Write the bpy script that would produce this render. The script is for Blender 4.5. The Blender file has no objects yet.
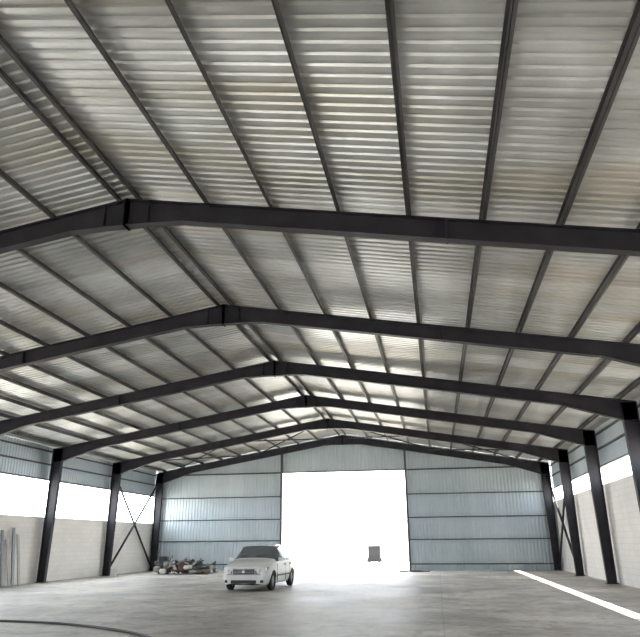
import bpy, bmesh, math, random
from mathutils import Vector, Matrix, Euler
random.seed(7)
S=bpy.context.scene
# ---------------------------------------------------------------- materials
def mat(name, col, rough=.6, metal=0., spec=.5):
    m=bpy.data.materials.new(name); m.use_nodes=True
    b=m.node_tree.nodes['Principled BSDF']
    b.inputs['Base Color'].default_value=(*col,1); b.inputs['Roughness'].default_value=rough
    b.inputs['Metallic'].default_value=metal; b.inputs['Specular IOR Level'].default_value=spec
    return m
def nodes(m): return m.node_tree.nodes, m.node_tree.links, m.node_tree.nodes['Principled BSDF']
def N(nt,t,**k):
    n=nt.new(t)
    for a,v in k.items(): setattr(n,a,v)
    return n
def noise_var(m, c1, c2, scale=(1,1,1), nscale=1., detail=4, lo=.3, hi=.7):
    nt,l,b=nodes(m)
    tc=N(nt,'ShaderNodeTexCoord'); mp=N(nt,'ShaderNodeMapping'); mp.inputs['Scale'].default_value=scale
    l.new(tc.outputs['Object'],mp.inputs[0])
    n=N(nt,'ShaderNodeTexNoise'); n.inputs['Scale'].default_value=nscale; n.inputs['Detail'].default_value=detail
    l.new(mp.outputs[0],n.inputs['Vector'])
    r=N(nt,'ShaderNodeValToRGB'); r.color_ramp.elements[0].position=lo; r.color_ramp.elements[1].position=hi
    r.color_ramp.elements[0].color=(*c1,1); r.color_ramp.elements[1].color=(*c2,1)
    l.new(n.outputs['Fac'],r.inputs[0]); l.new(r.outputs[0],b.inputs['Base Color'])

M_steel=mat('painted_structural_steel',(.03,.03,.035),.6,0,.25)
noise_var(M_steel,(.018,.017,.022),(.032,.031,.038),nscale=2.)
M_purlin=mat('galvanised_purlin',(.1,.1,.11),.55,.2,.3)
noise_var(M_purlin,(.05,.048,.05),(.095,.09,.09),nscale=1.5)

def sheet_mat(name,c_lo,c_hi,axis,panel=1.0,rough=(.26,.46),metal=.55,stain=(.34,.32,.24),amt=.3):
    m=mat(name,c_lo,.4,metal); nt,l,b=nodes(m)
    tc=N(nt,'ShaderNodeTexCoord'); sp=N(nt,'ShaderNodeSeparateXYZ'); l.new(tc.outputs['Object'],sp.inputs[0])
    dv=N(nt,'ShaderNodeMath',operation='DIVIDE'); dv.inputs[1].default_value=panel; l.new(sp.outputs[axis],dv.inputs[0])
    fl=N(nt,'ShaderNodeMath',operation='FLOOR'); l.new(dv.outputs[0],fl.inputs[0])
    wn=N(nt,'ShaderNodeTexWhiteNoise',noise_dimensions='1D'); l.new(fl.outputs[0],wn.inputs['W'])
    rg=N(nt,'ShaderNodeMapRange'); rg.inputs[3].default_value=rough[0]; rg.inputs[4].default_value=rough[1]
    l.new(wn.outputs['Value'],rg.inputs[0]); l.new(rg.outputs[0],b.inputs['Roughness'])
    blotch=N(nt,'ShaderNodeTexNoise'); blotch.inputs['Scale'].default_value=.6; blotch.inputs['Detail'].default_value=4; blotch.inputs['Roughness'].default_value=.55
    l.new(tc.outputs['Object'],blotch.inputs['Vector'])
    orr=N(nt,'ShaderNodeMapRange'); orr.inputs[1].default_value=.38; orr.inputs[2].default_value=.62; l.new(blotch.outputs['Fac'],orr.inputs[0])
    av=N(nt,'ShaderNodeMix',data_type='FLOAT'); av.inputs[0].default_value=.45; l.new(wn.outputs['Value'],av.inputs[2]); l.new(orr.outputs[0],av.inputs[3])
    mx=N(nt,'ShaderNodeMix',data_type='RGBA'); mx.inputs[6].default_value=(*c_lo,1); mx.inputs[7].default_value=(*c_hi,1)
    l.new(av.outputs[0],mx.inputs[0])
    ns=N(nt,'ShaderNodeTexNoise'); ns.inputs['Scale'].default_value=.45; ns.inputs['Detail'].default_value=5
    mp=N(nt,'ShaderNodeMapping'); sc=[.5,.5,.5]; sc['XYZ'.index(axis)]=2.2; mp.inputs['Scale'].default_value=sc
    l.new(tc.outputs['Object'],mp.inputs[0]); l.new(mp.outputs[0],ns.inputs['Vector'])
    rp=N(nt,'ShaderNodeMapRange'); rp.inputs[1].default_value=.46; rp.inputs[2].default_value=.66; rp.inputs[4].default_value=amt
    l.new(ns.outputs['Fac'],rp.inputs[0])
    m2=N(nt,'ShaderNodeMix',data_type='RGBA'); m2.inputs[7].default_value=(*stain,1)
    l.new(rp.outputs[0],m2.inputs[0]); l.new(mx.outputs[2],m2.inputs[6]); l.new(m2.outputs[2],b.inputs['Base Color'])
    return m
M_roof=sheet_mat('galvanised_roof_sheet',(.36,.365,.35),(.68,.70,.70),'Y',stain=(.40,.36,.27),amt=.5,metal=.5,rough=(.3,.46))  # tones spread wide to paint patchy reflections into the colour, besides panel differences
M_clad=sheet_mat('galvanised_wall_sheet',(.40,.46,.49),(.48,.54,.57),'X',stain=(.40,.44,.46),metal=.3,rough=(.35,.4))
M_cladY=sheet_mat('galvanised_side_sheet',(.40,.46,.49),(.48,.54,.57),'Y',stain=(.40,.44,.46),metal=.3,rough=(.35,.4))

def block_mat(name,c1,c2,mort):
    m=mat(name,c1,.9); nt,l,b=nodes(m)
    tc=N(nt,'ShaderNodeTexCoord'); sp=N(nt,'ShaderNodeSeparateXYZ'); l.new(tc.outputs['Object'],sp.inputs[0])
    cb=N(nt,'ShaderNodeCombineXYZ'); l.new(sp.outputs['Y'],cb.inputs[0]); l.new(sp.outputs['Z'],cb.inputs[1])
    br=N(nt,'ShaderNodeTexBrick'); br.inputs['Scale'].default_value=1; br.inputs['Brick Width'].default_value=.42
    br.inputs['Row Height'].default_value=.21; br.inputs['Mortar Size'].default_value=.01
    br.inputs['Color1'].default_value=(*c1,1); br.inputs['Color2'].default_value=(*c2,1); br.inputs['Mortar'].default_value=(*mort,1)
    l.new(cb.outputs[0],br.inputs['Vector'])
    ns=N(nt,'ShaderNodeTexNoise'); ns.inputs['Scale'].default_value=.8; ns.inputs['Detail'].default_value=6
    l.new(tc.outputs['Object'],ns.inputs['Vector'])
    mr=N(nt,'ShaderNodeMapRange'); mr.inputs[3].default_value=.86; mr.inputs[4].default_value=1.08; l.new(ns.outputs['Fac'],mr.inputs[0])
    mx=N(nt,'ShaderNodeVectorMath',operation='SCALE'); l.new(br.outputs['Color'],mx.inputs[0]); l.new(mr.outputs[0],mx.inputs['Scale'])
    l.new(mx.outputs[0],b.inputs['Base Color'])
    return m
M_block=block_mat('whitewashed_block',(.86,.83,.78),(.82,.79,.74),(.75,.72,.67))

M_floor=mat('concrete_floor',(.4,.39,.37),.55); 
def floor_setup(m):
    nt,l,b=nodes(m); tc=N(nt,'ShaderNodeTexCoord')
    a=N(nt,'ShaderNodeTexNoise'); a.inputs['Scale'].default_value=.35; a.inputs['Detail'].default_value=7; a.inputs['Roughness'].default_value=.6
    c=N(nt,'ShaderNodeTexNoise'); c.inputs['Scale'].default_value=6; c.inputs['Detail'].default_value=6
    st=N(nt,'ShaderNodeTexNoise'); st.inputs['Scale'].default_value=1.3; st.inputs['Detail'].default_value=8; st.inputs['Roughness'].default_value=.7; st.inputs['Distortion'].default_value=.6
    for n in (a,c,st): l.new(tc.outputs['Object'],n.inputs['Vector'])
    r=N(nt,'ShaderNodeValToRGB'); e=r.color_ramp.elements; e[0].position=.38; e[1].position=.62
    e[0].color=(.37,.345,.315,1); e[1].color=(.70,.66,.60,1); l.new(a.outputs['Fac'],r.inputs[0])
    mr=N(nt,'ShaderNodeMapRange'); mr.inputs[3].default_value=.6; mr.inputs[4].default_value=1.3; l.new(c.outputs['Fac'],mr.inputs[0])
    sr=N(nt,'ShaderNodeMapRange'); sr.inputs[1].default_value=.36; sr.inputs[2].default_value=.52; sr.inputs[3].default_value=.65; sr.inputs[4].default_value=1.05; l.new(st.outputs['Fac'],sr.inputs[0])
    mm=N(nt,'ShaderNodeMath',operation='MULTIPLY'); l.new(mr.outputs[0],mm.inputs[0]); l.new(sr.outputs[0],mm.inputs[1])
    sc=N(nt,'ShaderNodeVectorMath',operation='SCALE'); l.new(r.outputs[0],sc.inputs[0]); l.new(mm.outputs[0],sc.inputs['Scale'])
    br=N(nt,'ShaderNodeTexBrick'); br.offset=0; br.inputs['Scale'].default_value=1; br.inputs['Brick Width'].default_value=4.5
    br.inputs['Row Height'].default_value=6; br.inputs['Mortar Size'].default_value=.012; br.inputs['Mortar Smooth'].default_value=.6
    br.inputs['Color1'].default_value=(1,1,1,1); br.inputs['Color2'].default_value=(.92,.92,.92,1); br.inputs['Mortar'].default_value=(.65,.65,.65,1)
    l.new(tc.outputs['Object'],br.inputs['Vector'])
    mu=N(nt,'ShaderNodeVectorMath',operation='MULTIPLY'); l.new(sc.outputs[0],mu.inputs[0]); l.new(br.outputs['Color'],mu.inputs[1])
    l.new(mu.outputs[0],b.inputs['Base Color'])
    rr=N(nt,'ShaderNodeMapRange'); rr.inputs[3].default_value=.38; rr.inputs[4].default_value=.75; l.new(a.outputs['Fac'],rr.inputs[0]); l.new(rr.outputs[0],b.inputs['Roughness'])
    bp=N(nt,'ShaderNodeBump'); bp.inputs['Strength'].default_value=.3; bp.inputs['Distance'].default_value=.01
    l.new(c.outputs['Fac'],bp.inputs['Height']); l.new(bp.outputs[0],b.inputs['Normal'])
floor_setup(M_floor)
M_ground=mat('pale_gravel',(.6,.58,.54),.95); noise_var(M_ground,(.60,.56,.5),(.74,.70,.63),nscale=.5)
M_render=mat('white_render',(.8,.8,.78),.9); M_blue=mat('pale_blue_paint',(.35,.5,.62),.6); M_dark=mat('dark_opening',(.012,.012,.013),.7,0,.2)

# ---------------------------------------------------------------- mesh builder
class MB:
    def __init__(s): s.v=[];s.f=[];s.m=[];s.mats=[]
    def mi(s,m):
        if m not in s.mats: s.mats.append(m)
        return s.mats.index(m)
    def add(s,vs,fs,m):
        o=len(s.v); s.v+= [tuple(v) for v in vs]; k=s.mi(m)
        for f in fs: s.f.append([o+i for i in f]); s.m.append(k)
    BF=[(0,3,2,1),(4,5,6,7),(0,1,5,4),(1,2,6,5),(2,3,7,6),(3,0,4,7)]
    def box(s,a,b,m):
        x0,y0,z0=a;x1,y1,z1=b
        s.add([(x0,y0,z0),(x1,y0,z0),(x1,y1,z0),(x0,y1,z0),(x0,y0,z1),(x1,y0,z1),(x1,y1,z1),(x0,y1,z1)],s.BF,m)
    def obox(s,c,size,rot,m):
        R=Matrix.Translation(Vector(c))@Euler(rot).to_matrix().to_4x4()
        hx,hy,hz=[q/2 for q in size]
        P=[(-hx,-hy,-hz),(hx,-hy,-hz),(hx,hy,-hz),(-hx,hy,-hz),(-hx,-hy,hz),(hx,-hy,hz),(hx,hy,hz),(-hx,hy,hz)]
        s.add([R@Vector(p) for p in P],s.BF,m)
    def strip(s,p,q,y0,y1,t,m):
        d=Vector((q[0]-p[0],q[1]-p[1])).normalized(); n=Vector((-d.y,d.x))*t/2
        P=[(p[0]-n.x,p[1]-n.y),(q[0]-n.x,q[1]-n.y),(q[0]+n.x,q[1]+n.y),(p[0]+n.x,p[1]+n.y)]
        s.add([(x,y0,z) for x,z in P]+[(x,y1,z) for x,z in P],s.BF,m)
    def prism(s,poly,y0,y1,m):
        n=len(poly); s.add([(x,y0,z) for x,z in poly]+[(x,y1,z) for x,z in poly],
            [tuple(range(n)),tuple(range(2*n-1,n-1,-1))]+[(i,i+n,(i+1)%n+n,(i+1)%n) for i in range(n)],m)
    def rod(s,p,q,r,m,n=8):
        p=Vector(p);q=Vector(q);d=(q-p).normalized(); u=d.orthogonal().normalized(); w=d.cross(u)
        vs=[]
        for c in (p,q):
            for i in range(n):
                a=2*math.pi*i/n; vs.append(c+u*math.cos(a)*r+w*math.sin(a)*r)
        s.add(vs,[tuple(range(n))[::-1],tuple(range(n,2*n))]+[(i,(i+1)%n,(i+1)%n+n,i+n) for i in range(n)],m)
    def obj(s,name,loc=(0,0,0),smooth=False,parent=None,rotz=0):
        me=bpy.data.meshes.new(name); me.from_pydata(s.v,[],s.f); me.update()
        for m in s.mats: me.materials.append(m)
        me.polygons.foreach_set('material_index',s.m)
        bm=bmesh.new(); bm.from_mesh(me); bmesh.ops.recalc_face_normals(bm,faces=bm.faces); bm.to_mesh(me); bm.free()
        if smooth: me.polygons.foreach_set('use_smooth',[True]*len(me.polygons))
        o=bpy.data.objects.new(name,me); o.location=loc; o.rotation_euler=(0,0,rotz); S.collection.objects.link(o)
        if parent: o.parent=parent
        return o

# ---------------------------------------------------------------- hall dimensions
XL,XR=-17.48,6.46; XC=(XL+XR)/2; HW=(XR-XL)/2
ZE,ZR=5.71,7.73; SL=(ZR-ZE)/HW
Y1=10.27; BAY=5.98; YF=-7.67; YB=Y1+5*BAY
YBW=YB+.32; YFW=YF-.32
WXL,WXR=XL-.32,XR+.32
def zc(x): return ZR-SL*abs(x-XC)
RD=.19
def frame(y,k):
    b=MB(); W=.1
    for sgn in (-1,1):
        xe=XC+sgn*HW; ci=xe-sgn*.28; co=xe+sgn*.2
        P=lambda d,dz:(XC+sgn*d, ZR-SL*d+dz)
        top=[P(0,RD),P(HW+.2,RD)]
        bot=[P(HW-.28,-RD-.28),P(HW-2.2,-RD),P(1.15,-RD),(XC+sgn*.45,ZR-RD-.17),(XC,ZR-RD-.17)]
        b.prism([top[0],top[1],P(HW+.2,-RD-.3)]+bot,-.008,.008,M_steel)
        b.strip(top[0],top[1],-W,W,.02,M_steel)
        for i in range(len(bot)-1): b.strip(bot[i],bot[i+1],-W,W,.02,M_steel)
        b.box((XC-.02,-W-.02,ZR-RD-.2),(XC+.02,W+.02,ZR+RD),M_steel)
        b.box((XC+sgn*.45-.01,-W,ZR-RD-.17),(XC+sgn*.45+.01,W,ZR-SL*.45+RD),M_steel)
        x=XC+sgn*6; b.box((x-.02,-W-.005,zc(x)-RD-.02),(x+.02,W+.005,zc(x)+RD),M_steel)
        bi=xe-sgn*.13; zt=ZE+.15
        b.prism([(co,0),(bi,0),(ci,zt),(co,zt)],-.008,.008,M_steel)
        b.strip((co,0),(co,zt),-W,W,.02,M_steel); b.strip((bi,0),(ci,zt),-W,W,.02,M_steel)
        b.box((min(co,ci),-W,ZE-.45),(max(co,ci),W,ZE-.43),M_steel)
        b.box((min(co,bi)-.06,-.16,0),(max(co,bi)+.06,.16,.03),M_steel)
    return b.obj('steel_portal_frame',(0,y,0))
for k in range(-3,6): frame(Y1+k*BAY,k)

PH=.13
b=MB()
pd=[.2,1.58,2.84,4.1,5.36,6.62,7.88,9.14,10.4,11.66]
for sgn in (-1,1):
    for d in pd:
        x=XC+sgn*d; z0=zc(x)+RD+.012
        b.box((x-.005,YF-.3,z0),(x+.005,YBW-.03,z0+PH),M_purlin)
        b.box((x-.005,YF-.3,z0),(x+.05,YBW-.03,z0+.008),M_purlin)
        b.box((x-.05,YF-.3,z0+PH-.008),(x+.005,YBW-.03,z0+PH),M_purlin)
b.obj('roof_purlins')

def ribs(a0,a1,pitch=.2,h=.04,frac=(.0,.42,.55,.87)):
    out=[];a=a0
    while a<a1-1e-6:
        for t,o in ((frac[0],0),(frac[1],0),(frac[2],h),(frac[3],h)):
            q=a+t*pitch
            if q<=a1: out.append((q,o))
        a+=pitch
    out.append((a1,0)); return out
ZO=RD+PH+.03
b=MB()
for sgn in (-1,1):
    R=ribs(YFW-.25,YBW+.25,.2,.036,(0,.5,.60,.90))
    vs=[];fs=[]
    for y,o in R:
        for d in (0,HW+.75):
            vs.append((XC+sgn*d,y,ZR-SL*d+ZO+o))
    for i in range(len(R)-1): fs.append((2*i,2*i+1,2*i+3,2*i+2))
    b.add(vs,fs,M_roof)
b.strip((XC-.35,ZR+ZO+.0),(XC,ZR+ZO+.08),YFW-.25,YBW+.25,.01,M_roof)
b.strip((XC+.35,ZR+ZO+.0),(XC,ZR+ZO+.08),YFW-.25,YBW+.25,.01,M_roof)
b.obj('ceiling')

def clad_x(b,x0,x1,z0f,z1f,y,m,sg=1):
    R=ribs(x0,x1,.2,.03); vs=[];fs=[]
    for x,o in R: vs+= [(x,y+sg*o,z0f(x)),(x,y+sg*o,z1f(x))]
    for i in range(len(R)-1): fs.append((2*i,2*i+1,2*i+3,2*i+2))
    b.add(vs,fs,m)
def clad_y(b,y0,y1,z0,z1,x,m,sg=1):
    R=ribs(y0,y1,.2,.03); vs=[];fs=[]
    for y,o in R: vs+= [(x+sg*o,y,z0),(x+sg*o,y,z1)]
    for i in range(len(R)-1): fs.append((2*i,2*i+1,2*i+3,2*i+2))
    b.add(vs,fs,m)

DX0,DX1,DZ=-9.45,-1.70,5.73
topz=lambda x: zc(x)+ZO-.01
def endwall(name,y,inner,dx0,dx1,dz):
    b=MB()
    clad_x(b,WXL,dx0,lambda x:.0,topz,y,M_clad,-inner)
    clad_x(b,dx1,WXR,lambda x:.0,topz,y,M_clad,-inner)
    clad_x(b,dx0,XC,lambda x:dz,topz,y,M_clad,-inner); clad_x(b,XC,dx1,lambda x:dz,topz,y,M_clad,-inner)
    yi=y+inner*.04
    def bx(x0,x1,z0,z1,t=.1): b.box((x0,min(yi,yi+inner*t),z0),(x1,max(yi,yi+inner*t),z1),M_purlin)
    for z in (.35,1.7,2.95,4.3):
        bx(WXL+.1,dx0,z-.03,z+.03,.05); bx(dx1,WXR-.1,z-.03,z+.03,.05)
    bx(WXL+.1,WXR-.1,DZ-.02,DZ+.06,.05)
    for x in (dx0-.06,dx1-.06): b.box((x,min(yi,yi+inner*.14),0),(x+.12,max(yi,yi+inner*.14),zc(x)-.15),M_purlin)
    b.obj(name)
endwall('wall_back',YBW,-1,DX0,DX1,DZ)
FDZ=4.2
endwall('wall_front',YFW,1,XC-3.0,XC+3.0,FDZ)  # wall out of view; its doorway is sized to darken the near ceiling

def sidewall(name,xw,sgn,zb,zo):
    b=MB()
    x0,x1=sorted((xw,xw+sgn*.2))
    b.box((x0,YFW,0),(x1,YBW,zb),M_block)
    clad_y(b,YFW,YBW,zo,topz(xw),xw+sgn*.05,M_cladY,sgn)
    for z in (zo+.04,5.15,5.75):
        a,c=sorted((xw+sgn*.04,xw-sgn*.05)); b.box((a,YFW,z-.03),(c,YBW,z+.03),M_purlin)
    return b.obj(name)
sidewall('wall_left',WXL,-1,2.8,4.42)
sidewall('wall_right',WXR,1,3.74,4.4)

b=MB(); b.box((WXL-.2,YFW-.1,-.15),(WXR+.2,YBW+.1,0),M_floor); b.obj('floor')
b=MB(); b.box((-90,-80,-.3),(80,140,-.04),M_ground); b.obj('ground')

b=MB()
for ya in (YB-BAY,YF):
    for sgn in (-1,1):
        for (d0,d1) in ((.3,5.4),(5.4,11.0)):
            for s in (0,1):
                da,db=(d0,d1) if s else (d1,d0)
                b.rod((XC+sgn*da,ya+.12,ZR-SL*da+.05+.04*s),(XC+sgn*db,ya+BAY-.12,ZR-SL*db+.05+.04*s),.035,M_steel)
        xe=XC+sgn*HW
        b.rod((xe,ya+.12,.3),(xe,ya+BAY-.12,5.3),.06,M_steel); b.rod((xe+sgn*.14,ya+.12,5.3),(xe+sgn*.14,ya+BAY-.12,.3),.06,M_steel)
b.obj('wind_bracing')

# ---------------------------------------------------------------- car
M_cp=mat('car_paint',(.80,.81,.79),.25,.0); M_gl=mat('car_glass',(.15,.17,.18),.06,0,.8); M_tyre=mat('tyre',(.015,.015,.015),.8)
M_cp.node_tree.nodes['Principled BSDF'].inputs['Coat Weight'].default_value=.6
M_rim=mat('rim',(.5,.5,.52),.3,.8); M_trim=mat('black_trim',(.02,.02,.022),.5); M_lamp=mat('headlamp',(.22,.24,.26),.08,.3)
M_chr=mat('chrome',(.8,.8,.8),.15,1); M_plate=mat('number_plate',(.8,.8,.76),.5); M_red=mat('tail_lamp',(.4,.02,.02),.3)
def build_car(loc,rot):
    root=bpy.data.objects.new('car',None); S.collection.objects.link(root); root.location=loc; root.rotation_euler=(0,0,rot)
    st=[
     (0.00,.24,.56,.66,.38,.67,.54,.63,.68,.56,.72,.32,.735,.74),
     (0.06,.21,.70,.78,.38,.79,.56,.76,.75,.67,.80,.38,.82,.825),
     (0.28,.20,.77,.85,.40,.86,.62,.83,.82,.73,.88,.43,.905,.915),
     (0.70,.20,.77,.86,.42,.87,.66,.84,.88,.75,.95,.45,.975,.985),
     (1.12,.20,.77,.86,.42,.87,.68,.85,.94,.77,1.01,.46,1.03,1.04),
     (1.20,.20,.77,.86,.42,.87,.68,.85,.945,.76,1.03,.46,1.065,1.075),
     (1.80,.20,.77,.865,.42,.87,.70,.85,.96,.66,1.46,.46,1.50,1.51),
     (1.90,.20,.77,.865,.42,.87,.70,.85,.965,.65,1.485,.46,1.525,1.535),
     (2.38,.20,.77,.865,.42,.87,.70,.85,.97,.65,1.505,.46,1.545,1.555),
     (2.46,.20,.77,.865,.42,.87,.70,.85,.97,.65,1.505,.46,1.545,1.555),
     (3.10,.20,.77,.865,.42,.87,.71,.85,.98,.65,1.485,.46,1.525,1.535),
     (3.24,.20,.77,.86,.42,.87,.71,.85,.99,.66,1.44,.46,1.485,1.495),
     (3.62,.20,.76,.855,.42,.865,.71,.84,1.03,.72,1.10,.46,1.13,1.14),
     (3.70,.20,.76,.85,.42,.86,.71,.83,1.04,.73,1.08,.46,1.095,1.10),
     (4.14,.24,.74,.83,.44,.84,.71,.80,1.0,.71,1.05,.44,1.065,1.07),
     (4.25,.30,.66,.76,.46,.78,.66,.75,.90,.66,.96,.40,.98,.98)]
    vs=[];fs=[];ms=[];mats=[M_cp,M_gl,M_trim]
    for s in st:
        x,zb,ys,ym,zm,yh,zh,yb,z2,ye,ze,yi,zi,zt=s
        h=[(ys,zb),(ym,zm),(yh,zh),(yb,z2),(ye,ze),(yi,zi)]
        ring=[(0,zb)]+h+[(0,zt)]+[(-a,c) for a,c in reversed(h)]
        for a,c in ring: vs.append((x,a,c))
    n=14
    for i in range(len(st)-1):
        for j in range(n):
            k=(j+1)%n; fs.append((i*n+j,i*n+k,(i+1)*n+k,(i+1)*n+j))
            m=0
            if j in (4,9) and i in (5,7,9): m=1
            if j in (4,9) and i in (6,): m=1
            if j in (5,6,7,8) and i in (5,11): m=1
            if j in (0,13): m=2
            ms.append(m)
    fs.append(tuple(range(n))); ms.append(0); fs.append(tuple(range((len(st)-1)*n,len(st)*n))[::-1]); ms.append(0)
    me=bpy.data.meshes.new('car_body'); me.from_pydata(vs,[],fs)
    for m in mats: me.materials.append(m)
    me.polygons.foreach_set('material_index',ms)
    bm=bmesh.new(); bm.from_mesh(me); bm.verts.ensure_lookup_table(); bmesh.ops.recalc_face_normals(bm,faces=bm.faces)
    cl=bm.edges.layers.float.new('crease_edge')
    for e in bm.edges:
        fm=[f.material_index for f in e.link_faces]
        if len(set(fm))>1: e[cl]=.8
        a,c=e.verts[0].index,e.verts[1].index
        ja,jc,ia,ic=a%n,c%n,a//n,c//n
        if ja==jc and ja in (4,10): e[cl]=max(e[cl],.55)
        if ja==jc and ja in (5,9): e[cl]=max(e[cl],.35)
        if ja==jc and ja in (1,13): e[cl]=max(e[cl],.6)
        if ia==ic and ia in (0,len(st)-1): e[cl]=.45
        if ia==ic and ia==1 and ja in range(4,11) and jc in range(4,11): e[cl]=.5
    bm.to_mesh(me); bm.free()
    tmp=bpy.data.objects.new('tmp_body',me); S.collection.objects.link(tmp)
    sb=tmp.modifiers.new('s','SUBSURF'); sb.levels=2; sb.render_levels=2
    cut=[]
    for x in (.82,3.42):
        for sy in (-1,1):
            q=MB(); q.rod((x,sy*.55,.31),(x,sy*1.1,.31),.36,M_trim,28); c=q.obj('tmp_cut'); cut.append(c)
            bo=tmp.modifiers.new('b','BOOLEAN'); bo.object=c; bo.operation='DIFFERENCE'; bo.solver='EXACT'
    bpy.context.view_layer.update()
    dg=bpy.context.evaluated_depsgraph_get()
    bme=bpy.data.meshes.new_from_object(tmp.evaluated_get(dg)); 
    bpy.data.objects.remove(tmp)
    for c in cut: bpy.data.objects.remove(c)
    bme.polygons.foreach_set('use_smooth',[True]*len(bme.polygons))
    body=bpy.data.objects.new('car_body',bme); S.collection.objects.link(body); body.parent=root
    def part(bld,name,bev=0,smooth=False):
        o=bld.obj(name,parent=root,smooth=smooth)
        if bev:
            m=o.modifiers.new('bev','BEVEL'); m.width=bev; m.segments=3
        return o
    for i,x in enumerate((.82,3.42)):
        for sy in (-1,1):
            q=MB(); y=sy*.76
            prof=[(.19,-.09),(.27,-.095),(.305,-.07),(.31,0),(.305,.07),(.27,.095),(.19,.09)]
            nn=32; V=[];F=[]
            for a in range(nn):
                t=2*math.pi*a/nn
                for r,o in prof: V.append((x+r*math.cos(t),y+o,.31+r*math.sin(t)))
            k=len(prof)
            for a in range(nn):
                for p in range(k-1): F.append((a*k+p,((a+1)%nn)*k+p,((a+1)%nn)*k+p+1,a*k+p+1))
            q.add(V,F,M_tyre)
            q.rod((x,y-.06,.31),(x,y+.06,.31),.2,M_rim,28)
            for s in range(7):
                t=2*math.pi*s/7
                q.obox((x+.12*math.cos(t),y+sy*.066,.31+.12*math.sin(t)),(.13,.015,.03),(0,-t,0),M_rim)
            q.rod((x,y,.31),(x,y+sy*.08,.31),.04,M_chr,16)
            part(q,'wheel_%d'%(i*2+(sy>0)+1))
    for sy in (-1,1):
        s_='r' if sy>0 else 'l'
        q=MB()
        F0=[(-.03,sy*.42,.575),(.09,sy*.79,.60),(.22,sy*.855,.79),(.01,sy*.44,.755)]
        V=F0+[(x+.2,y*.95,z) for x,y,z in F0]
        q.add(V,MB.BF,M_lamp); part(q,'headlamp_'+s_,.012)
        q=MB(); q.rod((-.015,sy*.55,.67),(.2,sy*.55,.67),.06,M_chr,16); q.obox((.11,sy*.77,.69),(.1,.06,.1),(0,0,sy*.5),M_chr); part(q,'lamp_reflector_'+s_)
        q=MB(); q.obox((.04,sy*.62,.33),(.08,.16,.09),(0,0,sy*.35),M_trim); part(q,'fog_lamp_'+s_,.01)
        q=MB(); q.obox((1.38,sy*.96,1.03),(.10,.18,.12),(0,0,sy*.1),M_cp); q.obox((1.40,sy*.87,.99),(.05,.12,.04),(0,0,0),M_trim); part(q,'door_mirror_'+s_,.02)
        q=MB(); q.obox((4.2,sy*.70,.84),(.10,.16,.28),(0,0,-sy*.3),M_red); part(q,'tail_lamp_'+s_,.02)
        q=MB()
        for x in (1.72,2.6): q.box((x+.42,sy*.872-.012,.82),(x+.58,sy*.872+.012,.85),M_trim)
        q.box((1.25,sy*.866-.012,.45),(3.0,sy*.866+.012,.51),M_trim)
        for x in (1.28,2.42,3.02): q.box((x,sy*.86-.01,.30),(x+.01,sy*.86+.008,.88),M_trim)
        part(q,'side_trim_'+s_)
    q=MB(); q.box((-.03,-.39,.575),(.12,.39,.73),M_trim); q.box((-.045,-.40,.725),(.1,.40,.755),M_chr)
    for z in (.62,.67): q.box((-.04,-.37,z-.006),(.1,.37,z+.006),M_rim)
    q.obox((-.05,0,.655),(.03,.1,.1),(math.pi/4,0,0),M_chr); part(q,'grille')
    q=MB(); q.box((-.03,-.46,.26),(.1,.46,.37),M_trim); q.box((-.02,-.62,.545),(.1,.62,.56),M_trim); part(q,'bumper_intake')
    q=MB(); q.box((-.045,-.26,.42),(0,.26,.53),M_plate); part(q,'number_plate')
    q=MB(); q.obox((1.3,.3,1.14),(.02,.5,.015),(0,-.6,.2),M_trim); q.obox((1.3,-.3,1.14),(.02,.5,.015),(0,-.6,.2),M_trim); part(q,'wipers')
    return root
build_car((-6.80,23.4,0),math.radians(87.5))

# ---------------------------------------------------------------- debris pile
cols=[mat('cement_bag',(.34,.33,.31),.9),mat('faded_red_tarp',(.16,.08,.07),.7),mat('old_timber',(.14,.115,.09),.85),mat('grey_scrap',(.14,.15,.16),.5,.5),mat('white_sack',(.6,.6,.58),.85),mat('dark_drum',(.025,.03,.035),.5)]
b=MB()
def blob(c,r,m,seed):
    rnd=random.Random(seed); bm=bmesh.new(); bmesh.ops.create_uvsphere(bm,u_segments=14,v_segments=8,radius=1)
    V=[]
    for v in bm.verts:
        p=v.co; e=lambda t: math.copysign(abs(t)**.6,t)
        V.append((c[0]+r[0]*e(p.x)*(1+.06*rnd.random()),c[1]+r[1]*e(p.y)*(1+.06*rnd.random()),c[2]+r[2]*e(p.z)*(1+.1*rnd.random())))
    F=[tuple(v.index for v in f.verts) for f in bm.faces]; bm.free(); b.add(V,F,m)
for i in range(56):
    x=random.uniform(-1.7,1.7); y=random.uniform(-.7,.7); lay=max(0,.8-abs(x+.3)*.25-abs(y)*.4); z=.12+random.random()*lay
    blob((x,y,z),(random.uniform(.12,.28),random.uniform(.12,.25),random.uniform(.07,.14)),random.choice([cols[0],cols[4],cols[3],cols[3],cols[5],cols[5],cols[2],cols[1]]),i)
for i in range(26):
    x=random.uniform(-1.4,1.3); b.obox((x,random.uniform(-.8,.5),.2+random.random()*.5),(random.uniform(.3,.7),random.uniform(.08,.35),.03),(random.uniform(-.8,.8),random.uniform(-.6,.6),random.uniform(-1.5,1.5)),cols[(2,3,4,5,0,5)[i%6]])
b.box((.9,-.3,0),(1.5,.3,.45),cols[2]); b.rod((-1.35,.1,0),(-1.35,.1,.9),.28,cols[5],20); b.rod((-1.35,.1,.9),(-1.35,.1,.93),.295,cols[3],20)
b.obox((.0,-.5,.5),(.4,.4,.2),(.2,.1,.5),cols[1])
for i in range(3): b.rod((-1.2+.8*i,-.7,.05),(-.9+.85*i,.3,.95-.08*i),.025,cols[3 if i%2 else 5])
b.obj('debris_pile',(-13.9,36.3,0))

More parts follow.
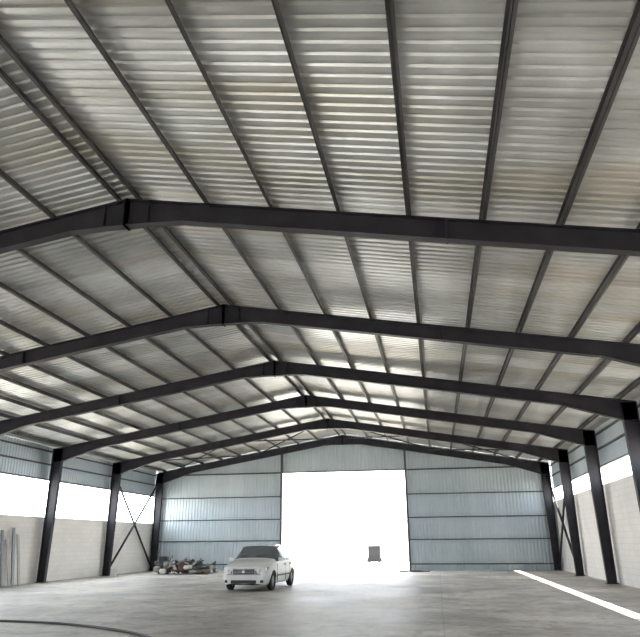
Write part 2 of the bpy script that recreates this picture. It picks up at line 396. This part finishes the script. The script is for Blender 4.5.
M_board=mat('pale_board',(.5,.5,.48),.8)
b=MB()
for i,(y,h,t) in enumerate(((25.2,2.2,.16),(25.6,1.85,.22),(25.95,2.3,.13),(26.3,2.05,.18))):
    b.obox((WXL+.08+h*math.sin(t)/2+.03,y,h/2*math.cos(t)+.01),(.04,.16,h),(0,-t,0),M_board if i%2 else cols[3])
b.obj('leaning_boards')
b=MB(); b.rod((0,0,0),(0,0,.35),.16,cols[4],20); b.rod((0,0,.35),(0,0,.37),.175,cols[4],20); b.obj('paint_bucket',(-16.6,33.2,0))
b=MB()
for i in range(7): b.obox((random.uniform(-.8,.8),random.uniform(-.3,.3),.04+.02*(i%3)),(random.uniform(.3,.9),.08,.05),(0,0,random.uniform(-1,1)),cols[2] if i%2 else cols[3])
b.obj('timber_offcuts',(-1.2,38.2,0))
cu=bpy.data.curves.new('floor_cable','CURVE'); cu.dimensions='3D'; cu.bevel_depth=.024; cu.bevel_resolution=3
sp=cu.splines.new('NURBS'); pts=[(-13.2,15.2),(-11.2,14.3),(-9.67,14.2),(-8.1,13.97),(-6.54,13.15),(-5.3,12.3),(-4.6,11.2),(-4.9,10.0)]
sp.points.add(len(pts)-1)
for p,(x,y) in zip(sp.points,pts): p.co=(x,y,.024,1)
sp.use_endpoint_u=True; sp.order_u=4
cu.materials.append(M_trim); S.collection.objects.link(bpy.data.objects.new('floor_cable',cu))

b=MB(); b.box((-16,60,0),(9,66,3.2),M_render); b.box((-16.2,59.8,3.2),(9.2,66.2,3.4),M_blue)
b.obj('outbuilding',(0,0,-.04))
b=MB(); b.box((-5.85,57,.15),(-4.85,57.7,1.25),M_dark); b.box((-5.95,56.95,1.25),(-4.75,57.75,1.3),M_dark)
b.box((-5.95,56.95,0.05),(-4.75,57.75,.15),M_dark)
b.rod((-5.75,56.9,.2),(-5.75,57.8,.2),.2,M_dark,16); b.rod((-4.95,56.9,.2),(-4.95,57.8,.2),.2,M_dark,16)
b.obj('generator',(0,0,-.04))

# ---------------------------------------------------------------- light
sun=bpy.data.lights.new('sun','SUN'); sun.energy=6.5; sun.angle=math.radians(.6); sun.color=(1,.92,.81)
so=bpy.data.objects.new('sun',sun); S.collection.objects.link(so)
so.rotation_euler=Vector((-.627,-.06,-1)).to_track_quat('-Z','Y').to_euler()
w=bpy.data.worlds.new('world'); S.world=w; w.use_nodes=True
w.node_tree.nodes['Background'].inputs[0].default_value=(.88,.94,1,1); w.node_tree.nodes['Background'].inputs[1].default_value=2.4
def portal(name,c,sx,sy,d):
    l=bpy.data.lights.new(name,'AREA'); l.shape='RECTANGLE'; l.size=sx; l.size_y=sy; l.cycles.is_portal=True
    o=bpy.data.objects.new(name,l); S.collection.objects.link(o); o.location=c; o.rotation_euler=Vector(d).to_track_quat('-Z','Y').to_euler()
portal('portal_back',((DX0+DX1)/2,YBW,DZ/2),DX1-DX0,DZ,(0,-1,0))
portal('portal_front',(XC,YFW,FDZ/2),6.0,FDZ,(0,1,0))
for nm,x,z,h,d in (('portal_left',WXL-.1,3.6,1.62,(1,0,0)),('portal_right',WXR+.1,4.07,.66,(-1,0,0))):
    portal(nm,(x,(YFW+YBW)/2,z),48,h,d)
    o=bpy.data.objects[nm]
    dv=Vector(d); zax=-dv; xax=Vector((0,1,0)); yax=zax.cross(xax)
    o.matrix_world=Matrix((( xax.x,yax.x,zax.x,o.location.x),(xax.y,yax.y,zax.y,o.location.y),(xax.z,yax.z,zax.z,o.location.z),(0,0,0,1)))

# ---------------------------------------------------------------- camera
f,pit,yaw,rol,h=641.46,.3348,.1696,-.0084,1.6242
fw=Vector((-math.sin(yaw)*math.cos(pit),math.cos(yaw)*math.cos(pit),math.sin(pit)))
r0=Vector((math.cos(yaw),math.sin(yaw),0)); u0=r0.cross(fw)
r=r0*math.cos(rol)+u0*math.sin(rol); u=u0*math.cos(rol)-r0*math.sin(rol)
cam=bpy.data.cameras.new('camera'); cam.sensor_width=36; cam.lens=36*f/640; cam.clip_end=500
co=bpy.data.objects.new('camera',cam); S.collection.objects.link(co)
co.matrix_world=Matrix(((r.x,u.x,-fw.x,0),(r.y,u.y,-fw.y,0),(r.z,u.z,-fw.z,h),(0,0,0,1)))
S.camera=co
S.view_settings.view_transform='Standard'; S.view_settings.look='None'; S.view_settings.exposure=2.25
